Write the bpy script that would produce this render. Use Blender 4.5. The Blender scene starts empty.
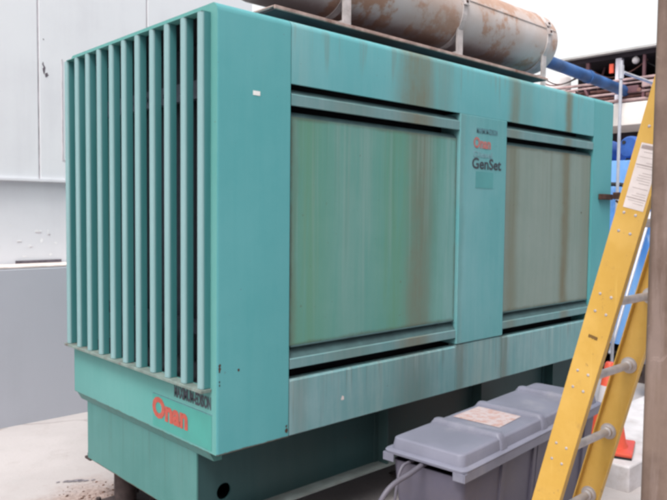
import bpy, bmesh, math, random
from mathutils import Vector, Matrix, noise as mnoise
random.seed(7)
scene = bpy.context.scene
C = scene.collection
ZG = -0.6            # ground level (z = 0 is the lower edge of the generator housing)

# ------------------------------------------------------------------ objects
def mesh_obj(name, bm, mat, parent=None, smooth=None):
    me = bpy.data.meshes.new(name)
    bm.normal_update()
    bm.to_mesh(me); bm.free()
    if smooth is not None:
        me.polygons.foreach_set('use_smooth', [True] * len(me.polygons))
        try: me.set_sharp_from_angle(angle=math.radians(smooth))
        except Exception: pass
    o = bpy.data.objects.new(name, me); C.objects.link(o)
    if mat: me.materials.append(mat)
    if parent is not None:
        o.parent = parent
        top = parent
        off = Vector((0, 0, 0))
        while top is not None:
            off += top.location; top = top.parent
        o.location = -off          # meshes are written in world coordinates
    return o

def thing(name, label, cat, loc, group=None):
    o = bpy.data.objects.new(name, None); C.objects.link(o)
    o.empty_display_size = 0.1
    o.location = loc; o['label'] = label; o['category'] = cat
    if group: o['group'] = group
    return o
def tag(o, label, cat, group=None):
    o['label'] = label; o['category'] = cat
    if group: o['group'] = group
    return o

# ------------------------------------------------------------------ mesh helpers
def box(bm, x0, y0, z0, x1, y1, z1, M=None, bev=0, seg=2):
    vs = [bm.verts.new(Vector(p)) for p in
          [(x0,y0,z0),(x1,y0,z0),(x1,y1,z0),(x0,y1,z0),(x0,y0,z1),(x1,y0,z1),(x1,y1,z1),(x0,y1,z1)]]
    fs = [bm.faces.new([vs[i] for i in f]) for f in
          [(3,2,1,0),(4,5,6,7),(0,1,5,4),(1,2,6,5),(2,3,7,6),(3,0,4,7)]]
    if bev:
        es = list({e for f in fs for e in f.edges})
        r = bmesh.ops.bevel(bm, geom=es, offset=bev, segments=seg, profile=0.5, affect='EDGES')
        vs = list({v for f in r['faces'] for v in f.verts} | {v for v in vs if v.is_valid})
    if M is not None:
        for v in vs: v.co = M @ v.co
    return vs

def tube(bm, pts, r, n=12, cap=True):
    pts = [Vector(p) for p in pts]
    rs = r if isinstance(r, (list, tuple)) else [r] * len(pts)
    rings = []; prev = None
    for i, p in enumerate(pts):
        if i == 0: t = pts[1] - p
        elif i == len(pts) - 1: t = p - pts[i-1]
        else: t = (pts[i+1] - pts[i-1])
        if t.length < 1e-9: t = prev_t
        t.normalize(); prev_t = t.copy()
        if prev is None:
            a = Vector((0,0,1)) if abs(t.z) < .9 else Vector((1,0,0))
            u = t.cross(a).normalized()
        else:
            u = (prev - t * prev.dot(t)).normalized()
        prev = u; w = t.cross(u)
        rings.append([bm.verts.new(p + (u*math.cos(k*2*math.pi/n) + w*math.sin(k*2*math.pi/n)) * rs[i]) for k in range(n)])
    for a, b in zip(rings[:-1], rings[1:]):
        for k in range(n):
            bm.faces.new((a[k], a[(k+1)%n], b[(k+1)%n], b[k]))
    if cap:
        bm.faces.new(rings[0][::-1]); bm.faces.new(rings[-1])
    return rings

def extrude_x(bm, prof, x0, x1, closed=True):
    """prof: list of (y,z) - a solid prism along X"""
    a = [bm.verts.new((x0, y, z)) for y, z in prof]
    b = [bm.verts.new((x1, y, z)) for y, z in prof]
    n = len(prof)
    for i in range(n):
        bm.faces.new((a[i], a[(i+1)%n], b[(i+1)%n], b[i]))
    bm.faces.new(a[::-1]); bm.faces.new(b)
    bmesh.ops.recalc_face_normals(bm, faces=bm.faces[:])

def smooth_path(pts, sub=8):
    P = [Vector(p) for p in pts]; out = []
    for i in range(len(P)-1):
        p0 = P[max(i-1,0)]; p1 = P[i]; p2 = P[i+1]; p3 = P[min(i+2,len(P)-1)]
        for k in range(sub):
            t = k/sub
            out.append(0.5*((2*p1)+(p2-p0)*t+(2*p0-5*p1+4*p2-p3)*t*t+(3*p1-p0-3*p2+p3)*t**3))
    out.append(P[-1]); return out

def bool_cut(o, cutters):
    """cut boxes (as bmeshes in world coordinates) out of o"""
    dg = None
    tmp = []
    for bm in cutters:
        me = bpy.data.meshes.new('cut'); bm.to_mesh(me); bm.free()
        c = bpy.data.objects.new('cut', me); C.objects.link(c); tmp.append(c)
        m = o.modifiers.new('b', 'BOOLEAN'); m.operation = 'DIFFERENCE'; m.object = c; m.solver = 'EXACT'
    par, loc = o.parent, o.location.copy()
    o.parent = None; o.location = (0,0,0)
    bpy.context.view_layer.update()
    dg = bpy.context.evaluated_depsgraph_get()
    me = bpy.data.meshes.new_from_object(o.evaluated_get(dg))
    o.modifiers.clear(); old = o.data; o.data = me
    o.parent = par; o.location = loc
    for c in tmp: bpy.data.objects.remove(c)

def text_bm(s, width, height, bold=0.02):
    """flat lettering, in its own x/y plane, scaled to width x height, lower-left at the origin"""
    cu = bpy.data.curves.new('t', 'FONT'); cu.body = s; cu.offset = bold; cu.extrude = 0.004; cu.resolution_u = 3
    o = bpy.data.objects.new('t', cu); C.objects.link(o)
    bpy.context.view_layer.update()
    me = bpy.data.meshes.new_from_object(o.evaluated_get(bpy.context.evaluated_depsgraph_get()))
    bpy.data.objects.remove(o)
    bm = bmesh.new(); bm.from_mesh(me)
    xs = [v.co.x for v in bm.verts]; ys = [v.co.y for v in bm.verts]
    x0, x1, y0, y1 = min(xs), max(xs), min(ys), max(ys)
    for v in bm.verts:
        v.co = Vector(((v.co.x-x0)/(x1-x0)*width, (v.co.y-y0)/(y1-y0)*height, 0.0006 if v.co.z > 0 else 0))
    return bm

# ------------------------------------------------------------------ node helpers
class NT:
    def __init__(s, name):
        s.m = bpy.data.materials.new(name); s.m.use_nodes = True
        s.t = s.m.node_tree; s.n = s.t.nodes; s.l = s.t.links
        s.b = s.n['Principled BSDF']
        tc = s.n.new('ShaderNodeTexCoord'); s.co = tc.outputs['Object']
        sx = s.n.new('ShaderNodeSeparateXYZ'); s.l.new(s.co, sx.inputs[0]); s.x, s.y, s.z = sx.outputs
    def put(s, sock, v):
        if hasattr(v, 'is_linked') or isinstance(v, bpy.types.NodeSocket): s.l.new(v, sock)
        elif isinstance(v, (tuple, list)): sock.default_value = (*v, 1) if len(v) == 3 and len(sock.default_value) == 4 else v
        else: sock.default_value = v
    def math(s, op, a, b=0.0, c=None, clamp=False):
        n = s.n.new('ShaderNodeMath'); n.operation = op; n.use_clamp = clamp
        s.put(n.inputs[0], a); s.put(n.inputs[1], b)
        if c is not None: s.put(n.inputs[2], c)
        return n.outputs[0]
    def noise(s, scale=5, detail=5, rough=.55, stretch=(1,1,1), off=(0,0,0), dist=0):
        mp = s.n.new('ShaderNodeMapping'); s.l.new(s.co, mp.inputs[0])
        mp.inputs['Scale'].default_value = stretch; mp.inputs['Location'].default_value = off
        n = s.n.new('ShaderNodeTexNoise'); s.l.new(mp.outputs[0], n.inputs['Vector'])
        n.inputs['Scale'].default_value = scale; n.inputs['Detail'].default_value = detail
        n.inputs['Roughness'].default_value = rough; n.inputs['Distortion'].default_value = dist
        return n.outputs['Fac']
    def ramp(s, f, a, b):          # smooth 0..1 between a and b (b < a reverses it)
        if b < a: return s.math('SUBTRACT', 1.0, s.ramp(f, b, a))
        n = s.n.new('ShaderNodeMapRange'); n.interpolation_type = 'SMOOTHSTEP'
        s.put(n.inputs[0], f); n.inputs[1].default_value = a; n.inputs[2].default_value = b
        return n.outputs[0]
    def mix(s, f, a, b):
        n = s.n.new('ShaderNodeMix'); n.data_type = 'RGBA'
        s.put(n.inputs[0], f); s.put(n.inputs[6], a); s.put(n.inputs[7], b)
        return n.outputs[2]
    def bump(s, h, strength=.2, dist=.01):
        n = s.n.new('ShaderNodeBump'); n.inputs['Strength'].default_value = strength; n.inputs['Distance'].default_value = dist
        s.l.new(h, n.inputs['Height']); s.l.new(n.outputs[0], s.b.inputs['Normal'])
    def out(s, col, rough=.6, metal=0, spec=.4):
        s.put(s.b.inputs['Base Color'], col); s.put(s.b.inputs['Roughness'], rough)
        s.b.inputs['Metallic'].default_value = metal; s.b.inputs['Specular IOR Level'].default_value = spec
        return s.m

def plain(name, col, rough=.6, var=.12, scale=8, metal=0, bump=0, dirt=None, spec=.4):
    s = NT(name)
    n = s.noise(scale, 6)
    c0 = tuple(min(1, c*(1-var)) for c in col); c1 = tuple(min(1, c*(1+var)) for c in col)
    c = s.mix(s.ramp(n, .3, .7), c0, c1)
    if dirt:
        c = s.mix(s.math('MULTIPLY', s.ramp(s.noise(scale*.6, 8, .7, off=(3,1,2)), .5, .75), dirt[1]), c, dirt[0])
    if bump: s.bump(s.noise(scale*6, 4), bump, .004)
    return s.out(c, s.math('MULTIPLY_ADD', n, .2, rough-.1), metal, spec)

RUST = (.075, .028, .014)
def paint(name, base, faded, fade=.6, stains=(), light=(), rust=(0,), rough=.5, streak=.5, grime=(.17,.135,.085), axis='x', edge_z=None, runs=(), frame=None):
    """weathered painted steel: chalky fading, vertical wash streaks, rust-brown run-offs at given x"""
    s = NT(name)
    ax = s.x if axis == 'x' else s.y
    big = s.noise(1.7, 5, .6, off=(2.3,.4,1.1))
    st = s.noise(1.0, 5, .65, stretch=(22,22,1.5), off=(1,2,3), dist=.5)
    st2 = s.noise(1.0, 4, .65, stretch=(70,70,3.0), off=(5,2,3), dist=.6)
    blot = s.noise(5.5, 7, .7, off=(7,1,4))
    f = s.math('ADD', s.math('MULTIPLY', s.math('ADD', s.math('MULTIPLY', big, .6), s.math('MULTIPLY', blot, .4)), 1-streak), s.math('MULTIPLY', st, streak))
    col = s.mix(s.math('MULTIPLY', s.ramp(f, .36, .66), fade), base, faded)
    # chalky patches
    for (xc, w, k, lc) in light:
        d = s.math('DIVIDE', s.math('SUBTRACT', s.math('MULTIPLY_ADD', st, .12, ax), xc+.06), w)
        g = s.math('EXPONENT', s.math('MULTIPLY', s.math('MULTIPLY', d, d), -1.0))
        g = s.math('MULTIPLY', g, s.math('MULTIPLY_ADD', s.ramp(st, .35, .65), .5*k, .3*k), clamp=True)
        col = s.mix(g, col, lc)
    tot = None
    for (xc, w, k) in stains:
        d = s.math('DIVIDE', s.math('SUBTRACT', s.math('MULTIPLY_ADD', blot, .05, s.math('MULTIPLY_ADD', big, .09, ax)), xc+.07), w*.92)
        d2 = s.math('MULTIPLY', d, d)
        g = s.math('MULTIPLY', s.math('EXPONENT', s.math('MULTIPLY', s.math('POWER', d2, 1.35), -1.0)), k)
        tot = g if tot is None else s.math('MAXIMUM', tot, g)
    if tot is not None:
        tot = s.math('MULTIPLY', tot, s.math('ADD', s.math('MULTIPLY', s.ramp(st2, .3, .7), .15), s.math('ADD', s.math('MULTIPLY_ADD', s.ramp(st, .3, .7), .15, .55), s.math('MULTIPLY', s.ramp(blot, .3, .65), .2))), clamp=True)
        col = s.mix(tot, col, grime)
    for (ztop, lmax, rc, k, sd_) in runs:      # run marks that start at a seam and die out at different lengths
        n1 = s.noise(1.0, 4, .62, stretch=(34,34,.3), off=(sd_,sd_*.7,0)); n2 = s.noise(1.0, 2, .5, stretch=(13,13,0), off=(sd_*1.7,1,0))
        L = s.math('MULTIPLY', s.ramp(n2, .3, .72), lmax)
        dz = s.math('ADD', s.math('SUBTRACT', s.z, ztop), L)
        m_ = s.math('MULTIPLY', s.ramp(n1, .50, .66), s.ramp(dz, -.02, lmax*.35))
        col = s.mix(s.math('MULTIPLY', m_, k), col, rc)
    if frame:                                  # dirt caught along a panel's border
        x0, x1, z0, z1 = frame
        dx = s.math('MINIMUM', s.math('SUBTRACT', ax, x0), s.math('SUBTRACT', x1, ax))
        dz = s.math('MINIMUM', s.math('SUBTRACT', s.z, z0), s.math('SUBTRACT', z1, s.z))
        d_ = s.math('MINIMUM', dx, dz)
        e_ = s.ramp(s.math('MULTIPLY_ADD', blot, -.045, d_), -.002, -.026)
        col = s.mix(s.math('MULTIPLY', e_, .6), col, (.085,.085,.06))
    # fine scuffs and specks
    sp = s.ramp(s.noise(38, 3, .6), .70, .76)
    col = s.mix(s.math('MULTIPLY', sp, .5), col, (.10,.06,.04))
    if edge_z is not None:          # rust chips that follow a lower edge
        e = s.ramp(s.math('MULTIPLY_ADD', s.noise(11, 8, .7), -.016, s.z), edge_z-.009, edge_z-.004)
        e = s.math('SUBTRACT', 1.0, e)
        col = s.mix(s.math('MULTIPLY', e, .85), col, RUST)
    s.bump(s.noise(3, 4), .08, .02)
    return s.out(col, s.math('MULTIPLY_ADD', f, .25, rough-.1), 0, .35)

# palette ---------------------------------------------------------------
TEAL   = (.058, .285, .275)
TEALF  = (.098, .335, .335)
GREENG = (.125, .225, .165)
CHALK  = (.27, .36, .34)
M = {}
M['front'] = paint('teal_front', (.085,.27,.25), (.13,.315,.30), .6, streak=.35, edge_z=0.0)
M['corner'] = paint('teal_corner', (.082,.315,.335), (.12,.36,.385), .6, streak=.25, runs=[(1.75,1.2,(.105,.33,.345),.35,7.0)], edge_z=0.004)
top_st = [(1.21,.16,.95), (1.42,.09,.4), (2.10,.07,.75), (2.22,.1,.3), (2.75,.05,.95)]
M['top'] = paint('teal_top', (.105,.355,.385), (.17,.41,.44), .7, top_st, [(.42,.08,.55,(.25,.38,.38)), (2.45,.12,.35,(.25,.40,.40))], streak=.3, grime=(.155,.14,.085), runs=[(1.80,.26,(.17,.15,.10),.3,6.0)])
M['bar'] = paint('teal_bar', (.12,.255,.265), (.19,.30,.315), .8, [(.75,.15,.3),(1.22,.15,.85),(2.10,.08,.55),(2.75,.06,.7)], grime=(.16,.14,.09))
M['door1'] = paint('door_faded_green', (.092,.275,.24), (.145,.325,.295), .8,
    [(1.265,.115,.78),(.40,.025,.4)], [(.49,.13,1.0,(.11,.26,.175)),(1.08,.12,1.1,(.105,.26,.18)),(1.52,.09,.8,(.20,.36,.365)),(.78,.14,.5,(.19,.32,.30))], streak=.3, grime=(.15,.13,.085),
    runs=[(1.395,1.25,(.23,.34,.32),.35,2.0),(1.395,.8,(.085,.20,.155),.3,9.0),(.95,.5,(.22,.33,.31),.3,15.0)], frame=(.385,1.560,.398,1.394))
M['door2'] = paint('door_faded_olive', (.185,.255,.225), (.235,.30,.275), .8,
    [(2.12,.07,.6),(2.76,.06,.85),(3.04,.08,.3)], [(2.50,.16,.3,(.25,.30,.275))], streak=.35, grime=(.14,.125,.07),
    runs=[(1.395,1.2,(.25,.31,.275),.25,4.0),(1.395,1.0,(.125,.145,.10),.3,12.0)], frame=(2.026,3.094,.398,1.394))
M['low'] = paint('lower_panel_chalky', (.115,.285,.30), (.235,.36,.385), .85,
    [(1.22,.17,.45),(1.61,.045,.5),(2.04,.05,.65),(.45,.05,.3)],
    [(.95,.18,.5,CHALK),(1.8,.16,.6,CHALK),(2.5,.4,.4,(.24,.40,.42))], streak=.35, grime=(.125,.11,.075), edge_z=.0,
    runs=[(.255,.30,(.12,.12,.09),.42,3.0),(.255,.22,(.33,.42,.42),.3,8.0)])
M['pillar'] = paint('teal_pillar', (.10,.325,.345), (.17,.385,.41), .7, [(1.59,.03,.2)], [(1.66,.1,.3,(.24,.42,.44))], streak=.3, runs=[(1.53,.9,(.085,.29,.30),.35,5.0)])
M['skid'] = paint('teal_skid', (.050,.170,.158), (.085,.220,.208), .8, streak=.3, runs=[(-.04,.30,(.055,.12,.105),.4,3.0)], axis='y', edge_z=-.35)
M['skid_side'] = paint('teal_skid_side_shaded', (.020,.062,.066), (.036,.082,.085), .5, [(.6,.3,.3),(1.6,.6,.6)], streak=.5, grime=(.05,.05,.045), edge_z=-.36)  # side rails coloured darker for the shade under the housing overhang
s = NT('teal_blade')      # sky highlight and chalking painted on leading edges, shade on the darker sides
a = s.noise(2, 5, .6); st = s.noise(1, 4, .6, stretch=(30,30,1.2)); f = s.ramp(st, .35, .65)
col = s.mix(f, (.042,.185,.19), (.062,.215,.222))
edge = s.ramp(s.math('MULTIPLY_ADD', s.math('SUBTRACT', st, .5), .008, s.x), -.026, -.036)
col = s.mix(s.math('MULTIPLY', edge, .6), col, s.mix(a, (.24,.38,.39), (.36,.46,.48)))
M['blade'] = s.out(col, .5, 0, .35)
M['flange'] = plain('dusty_flange', (.15,.175,.17), .8, .2, 9, dirt=((.10,.085,.07), .7))
M['decal_teal'] = plain('decal_teal', (.05,.26,.225), .5, .06, 9)
M['square_teal'] = plain('square_teal', (.085,.30,.31), .5, .05, 9)
M['lip'] = plain('shelf_lip', (.16,.21,.19), .7, .2, 18, dirt=((.10,.035,.025), .95))
M['dark'] = plain('dark_cavity', (.007,.008,.013), .8, .3, 10)  # near-black colour stands in for shade inside the housing
M['recess'] = plain('recess_dark_teal', (.05,.10,.105), .7, .2, 10)  # slot returns coloured darker, standing in for the shadow of the gaps
M['core'] = plain('radiator_core', (.008,.010,.018), .6, .3, 30)
M['shroud'] = plain('grey_shroud', (.05,.06,.08), .6, .15, 10)
M['rust'] = plain('dark_rust', (.06,.028,.02), .9, .4, 25, bump=.5)
M['mount'] = plain('mount_iron', (.05,.035,.034), .8, .3, 20, bump=.3)
M['black'] = plain('black_rubber', (.018,.018,.02), .6, .2, 20)
M['ink'] = plain('dark_ink', (.045,.055,.07), .6, .2, 60)
M['ink_grey'] = plain('faded_grey_ink', (.09,.17,.21), .6, .2, 60)
M['ink_red'] = plain('red_ink', (.38,.07,.05), .5, .15, 40)
M['ink_pink'] = plain('faded_red_ink', (.42,.16,.15), .5, .15, 40)
M['ink_ghost'] = plain('ghost_ink', (.17,.33,.37), .5, .15, 60)
M['white'] = plain('white_sticker', (.82,.82,.80), .5, .03, 20)

# muffler: chalky grey paint over rust
s = NT('rusty_muffler')
a = s.noise(2.1, 9, .68, stretch=(.8,1,1), off=(.7,0,0)); b = s.noise(9, 8, .7); c = s.noise(1, 4, .6, stretch=(10,1,1))
f = s.math('ADD', -.001, s.math('ADD', s.math('MULTIPLY', a, .62), s.math('ADD', s.math('MULTIPLY', b, .22), s.math('MULTIPLY', c, .16))))
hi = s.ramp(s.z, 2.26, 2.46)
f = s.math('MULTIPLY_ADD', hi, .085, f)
col = s.mix(s.ramp(f, .50, .555), (.57,.52,.51), (.44,.26,.185))
col = s.mix(s.ramp(f, .565, .64), col, (.25,.12,.075))
soft = s.noise(1.4, 5, .6, off=(3.1,2,0))
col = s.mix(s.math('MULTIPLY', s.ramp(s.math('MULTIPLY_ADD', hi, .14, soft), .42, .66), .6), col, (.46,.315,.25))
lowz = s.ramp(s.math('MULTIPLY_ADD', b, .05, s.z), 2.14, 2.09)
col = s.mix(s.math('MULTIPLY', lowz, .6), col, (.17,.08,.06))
s.bump(b, .25, .006)
M['muffler'] = s.out(col, s.math('MULTIPLY_ADD', f, .4, .4), 0, .4)
M['strap'] = plain('pale_strap', (.56,.50,.49), .6, .2, 12, dirt=((.25,.11,.07), .6))
M['tray'] = plain('tray_steel', (.045,.045,.055), .7, .2, 8)
M['tray_lip'] = plain('tray_lip', (.40,.27,.24), .7, .25, 14, dirt=((.18,.065,.04), .95))

# ground
s = NT('concrete_ground')
a = s.noise(.8, 8, .62); b = s.noise(7, 8, .65); d = s.noise(45, 4)
col = s.mix(s.ramp(a, .35, .65), (.40,.365,.36), (.47,.43,.425))
col = s.mix(s.math('MULTIPLY', s.ramp(b, .54, .72), .30), col, (.36,.31,.30))
col = s.mix(s.math('MULTIPLY', s.ramp(s.noise(2.3, 9, .72, off=(4,2,0)), .62, .70), .45), col, (.30,.25,.235))
col = s.mix(s.math('MULTIPLY', s.ramp(d, .62, .74), .35), col, (.25,.2,.19))
vo = s.n.new('ShaderNodeTexVoronoi'); vo.feature = 'DISTANCE_TO_EDGE'; vo.inputs['Scale'].default_value = .33
mx = s.n.new('ShaderNodeMix'); mx.data_type = 'VECTOR'; mx.inputs[0].default_value = .12
wn = s.n.new('ShaderNodeTexNoise'); wn.inputs['Scale'].default_value = 3; wn.inputs['Detail'].default_value = 6; s.l.new(s.co, wn.inputs['Vector'])
s.l.new(s.co, mx.inputs[4]); s.l.new(wn.outputs['Color'], mx.inputs[5]); s.l.new(mx.outputs[1], vo.inputs['Vector'])
gx = s.math('SUBTRACT', s.x, .08); gy = s.math('SUBTRACT', s.y, 1.2)
gd = s.math('SQRT', s.math('ADD', s.math('MULTIPLY', gx, gx), s.math('MULTIPLY', gy, gy)))
soil = s.ramp(s.math('MULTIPLY_ADD', b, .5, s.math('MULTIPLY_ADD', a, .35, gd)), .86, .56)
col = s.mix(s.math('MULTIPLY', soil, .75), col, s.mix(s.ramp(d, .4, .6), (.20,.125,.10), (.34,.25,.215)))
crk = s.ramp(vo.outputs['Distance'], .0045, .001)
col = s.mix(s.math('MULTIPLY', s.math('MULTIPLY', crk, s.ramp(s.noise(.9, 3, .6, off=(8,3,0)), .45, .6)), .4), col, (.17,.14,.13))
s.bump(s.math('ADD', b, s.math('MULTIPLY', d, .5)), .3, .01)
M['ground'] = s.out(col, .85, 0, .3)

# rear wall
def wallmat(name, col, dirtc, streaky=.3):
    s = NT(name)
    a = s.noise(1.3, 6, .6); st = s.noise(1, 4, .6, stretch=(9,9,.7)); sp = s.noise(24, 5, .6)
    f = s.math('ADD', s.math('MULTIPLY', a, 1-streaky), s.math('MULTIPLY', st, streaky))
    c = s.mix(s.math('MULTIPLY', s.ramp(f, .45, .72), .5), col, dirtc)
    c = s.mix(s.math('MULTIPLY', s.ramp(sp, .70, .76), .45), c, dirtc)
    s.bump(s.noise(5, 4), .12, .01)
    return s.out(c, .65, 0, .3)
M['wall_up'] = wallmat('white_wall', (.70,.705,.73), (.58,.575,.61))
M['wall_mid'] = wallmat('offwhite_wall', (.66,.665,.70), (.54,.535,.575))
M['wall_low'] = wallmat('grey_plinth', (.42,.427,.475), (.35,.355,.39))
M['ledge'] = plain('ledge_top', (.66,.58,.55), .8, .15, 9)
M['seam'] = plain('wall_seam', (.52,.47,.50), .8, .2, 9)
M['chip'] = plain('dark_scuff', (.12,.10,.12), .8, .3, 30)
M['chip_l'] = plain('flaked_paint', (.74,.74,.76), .8, .1, 30)

# ladder / tote / column
s = NT('yellow_fibreglass')
a = s.noise(4, 6, .6); g = s.noise(1, 4, .6, stretch=(60,60,3))
col = s.mix(s.ramp(a, .35, .7), (.58,.335,.06), (.66,.40,.095))
col = s.mix(s.math('MULTIPLY', s.ramp(s.noise(12, 7, .7), .56, .76), .45), col, (.36,.21,.06))
col = s.mix(s.math('MULTIPLY', s.ramp(g, .6, .75), .3), col, (.78,.52,.15))
col = s.mix(s.math('MULTIPLY', s.ramp(s.noise(26, 6, .75, off=(2,2,2)), .63, .70), .75), col, (.20,.12,.06))
M['yellow'] = s.out(col, .5, 0, .4)
M['alu'] = plain('dull_aluminium', (.50,.46,.46), .5, .15, 14, metal=.35, dirt=((.25,.2,.18), .5))
M['tote_lid'] = plain('grey_plastic_lid', (.175,.175,.225), .5, .10, 5, dirt=((.29,.28,.31), .7))
M['tote_bin'] = plain('grey_plastic_bin', (.10,.092,.13), .5, .1, 4, dirt=((.14,.12,.13), .5))
s = NT('faded_lid_label')
a = s.noise(30, 6, .7); g = s.noise(1, 3, .6, stretch=(5,60,1))
col = s.mix(s.ramp(a, .42, .62), (.46,.39,.40), (.42,.25,.215))
col = s.mix(s.math('MULTIPLY', s.ramp(g, .5, .65), .4), col, (.50,.46,.48))
M['lid_label'] = s.out(col, .55)
s = NT('brown_column_paint')
a = s.noise(5, 7, .65); g = s.noise(1, 5, .65, stretch=(18,18,2.2)); v = s.noise(16, 6, .7, dist=1.5)
col = s.mix(s.ramp(a, .35, .68), (.13,.085,.066), (.21,.145,.115))
col = s.mix(s.math('MULTIPLY', s.ramp(g, .5, .7), .45), col, (.30,.225,.20))
col = s.mix(s.math('MULTIPLY', s.ramp(v, .62, .70), .4), col, (.36,.27,.24))
s.bump(v, .12, .004)
M['column'] = s.out(col, .55, 0, .4)
M['cable'] = plain('grey_cable', (.11,.10,.125), .5, .1, 20)
M['orange'] = plain('orange_cone', (.62,.085,.045), .45, .08, 10)
M['cone_white'] = plain('cone_collar', (.62,.58,.62), .5, .05, 10)
M['kerb'] = plain('white_kerb', (.58,.55,.56), .8, .12, 7, dirt=((.36,.3,.28), .6), bump=.2)
# background
M['bg_white'] = plain('white_concrete', (.72,.67,.63), .7, .08, 2, dirt=((.55,.48,.44), .5))
M['bg_dark'] = plain('dark_interior', (.022,.016,.022), .9, .3, 2)
M['bg_roof'] = plain('roof_edge', (.42,.41,.40), .7, .1, 3)
M['bg_post'] = plain('pale_post', (.62,.60,.66), .6, .1, 5)
M['bg_rust'] = plain('red_post', (.13,.06,.07), .7, .2, 5)
M['pipe_pink'] = plain('pinkish_pipe', (.36,.25,.245), .6, .3, 5, dirt=((.2,.09,.07), .6))
M['pipe_dark'] = plain('dark_rusty_pipe', (.16,.075,.065), .8, .4, 7)
M['galv'] = plain('galvanised_pole', (.50,.50,.55), .5, .1, 8, metal=.3)
M['blue_duct'] = plain('blue_duct', (.03,.10,.27), .6, .4, 3, dirt=((.12,.16,.25), .6))
M['blue_drum'] = plain('blue_drum', (.02,.06,.24), .5, .15, 6)
M['crate_blue'] = plain('dark_blue_bundle', (.025,.085,.30), .5, .25, 6)
s = NT('blue_tarp')
a = s.noise(2.5, 7, .65, stretch=(1,1,.5)); g = s.noise(9, 6, .7, stretch=(1,1,.4))
col = s.mix(s.ramp(a, .35, .65), (.075,.25,.66), (.20,.42,.80))
col = s.mix(s.math('MULTIPLY', s.ramp(g, .55, .68), .55), col, (.50,.65,.85))
s.bump(g, .3, .02)
M['tarp'] = s.out(col, .45, 0, .5)
M['tank'] = plain('white_tank', (.72,.66,.66), .5, .1, 4)
M['wood'] = plain('pallet_wood', (.07,.05,.045), .9, .3, 9)
M['greybox'] = plain('grey_box', (.26,.25,.30), .6, .1, 6)

# ------------------------------------------------------------------ ground
bm = bmesh.new()
g = bmesh.ops.create_grid(bm, x_segments=1, y_segments=1, size=400)
for v in bm.verts: v.co.z = ZG
o = mesh_obj('ground', bm, M['ground']); o['kind'] = 'structure'

# ------------------------------------------------------------------ generator
GL, GW, GH = 3.39, 1.385, 1.80
gen = thing('diesel_generator', 'large weathered teal generator set in a louvred steel housing on a skid', 'generator', (GL/2, GW/2, ZG))
GAP = .0022

def sel_edges(bm, test):
    return [e for e in bm.edges if test(e.verts[0].co, e.verts[1].co)]
def bevel(bm, test, off, seg):
    es = sel_edges(bm, test)
    bmesh.ops.bevel(bm, geom=es, offset=off, segments=seg, profile=.5, affect='EDGES')
near = lambda a, b: abs(a-b) < 1e-4

# front section: corner panels + louvre opening
bm = bmesh.new(); box(bm, 0, 0, 0, .3735-GAP, GW, GH)
bevel(bm, lambda a, b: (near(a.z,GH) and near(b.z,GH) and ((near(a.y,0) and near(b.y,0)) or (near(a.y,GW) and near(b.y,GW)))), .035, 5)
bevel(bm, lambda a, b: near(a.x,0) and near(b.x,0) and near(a.z,GH) and near(b.z,GH), .012, 3)
bevel(bm, lambda a, b: a.x < .002 and b.x < .002 and a.z+b.z > .5 and (a.z < .01 or b.z < .01) and (near(a.y,0) or near(a.y,GW)), .012, 3)
fs = mesh_obj('front_section', bm, M['front'], gen, 35)
c1 = bmesh.new(); box(c1, -.1, .050, .270, .26, 1.345, 1.761)
bool_cut(fs, [c1])
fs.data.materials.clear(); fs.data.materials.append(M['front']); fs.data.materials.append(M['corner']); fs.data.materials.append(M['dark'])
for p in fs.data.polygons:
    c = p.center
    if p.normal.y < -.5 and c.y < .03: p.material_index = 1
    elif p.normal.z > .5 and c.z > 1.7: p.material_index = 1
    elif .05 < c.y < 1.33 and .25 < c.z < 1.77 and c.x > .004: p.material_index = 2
fs.data.polygons.foreach_set('use_smooth', [True]*len(fs.data.polygons)); fs.data.set_sharp_from_angle(angle=math.radians(35))

# chin: folded return under the housing front
bm = bmesh.new()
extr = [(.0,.0),(.022,-.0405),(.06,-.042),(.06,-.002),(.0,-.002)]
a = [bm.verts.new((x+.002, .055, z)) for x, z in extr]; b = [bm.verts.new((x+.002, 1.345, z)) for x, z in extr]
for i in range(5): bm.faces.new((a[i], a[(i+1)%5], b[(i+1)%5], b[i]))
bm.faces.new(a); bm.faces.new(b[::-1]); bmesh.ops.recalc_face_normals(bm, faces=bm.faces[:])
mesh_obj('chin_flange', bm, M['skid'], gen)

# roof/top panel and rear section: profile with the rounded roof edge
def roof_prof(zlow, r=.035, hollow=False):
    P = [(0, zlow)]
    for k in range(6):
        t = k/5*math.pi/2; P.append((r-r*math.cos(t), GH-r+r*math.sin(t)))
    for k in range(6):
        t = k/5*math.pi/2; P.append((GW-r+r*math.sin(t), GH-r+r*math.cos(t)))
    P.append((GW, zlow))
    if hollow: P += [(GW-.012, zlow), (GW-.012, 1.70), (.012, 1.70), (.012, zlow)]
    return P
bm = bmesh.new(); extrude_x(bm, roof_prof(1.531, hollow=True), .3735+GAP, 3.1-GAP)
mesh_obj('roof_panel', bm, M['top'], gen, 35)
bm = bmesh.new(); extrude_x(bm, roof_prof(0), 3.1+GAP, GL)
bevel(bm, lambda a, b: near(a.x,GL) and near(b.x,GL) and (near(a.y,0) and near(b.y,0)), .012, 3)
mesh_obj('rear_section', bm, M['corner'], gen, 35)
# core of the housing behind the panels (dark interior), and the far side wall
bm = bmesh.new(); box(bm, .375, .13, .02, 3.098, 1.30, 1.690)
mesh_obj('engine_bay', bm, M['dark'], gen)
bm = bmesh.new(); box(bm, .376, 1.302, .0, 3.097, GW, 1.529, bev=.004)
mesh_obj('side_panel', bm, M['corner'], gen)
# floor pan closing the bottom
bm = bmesh.new(); box(bm, .376, .012, .0, 3.097, 1.300, .018)
mesh_obj('floor_pan', bm, M['recess'], gen)

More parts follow.
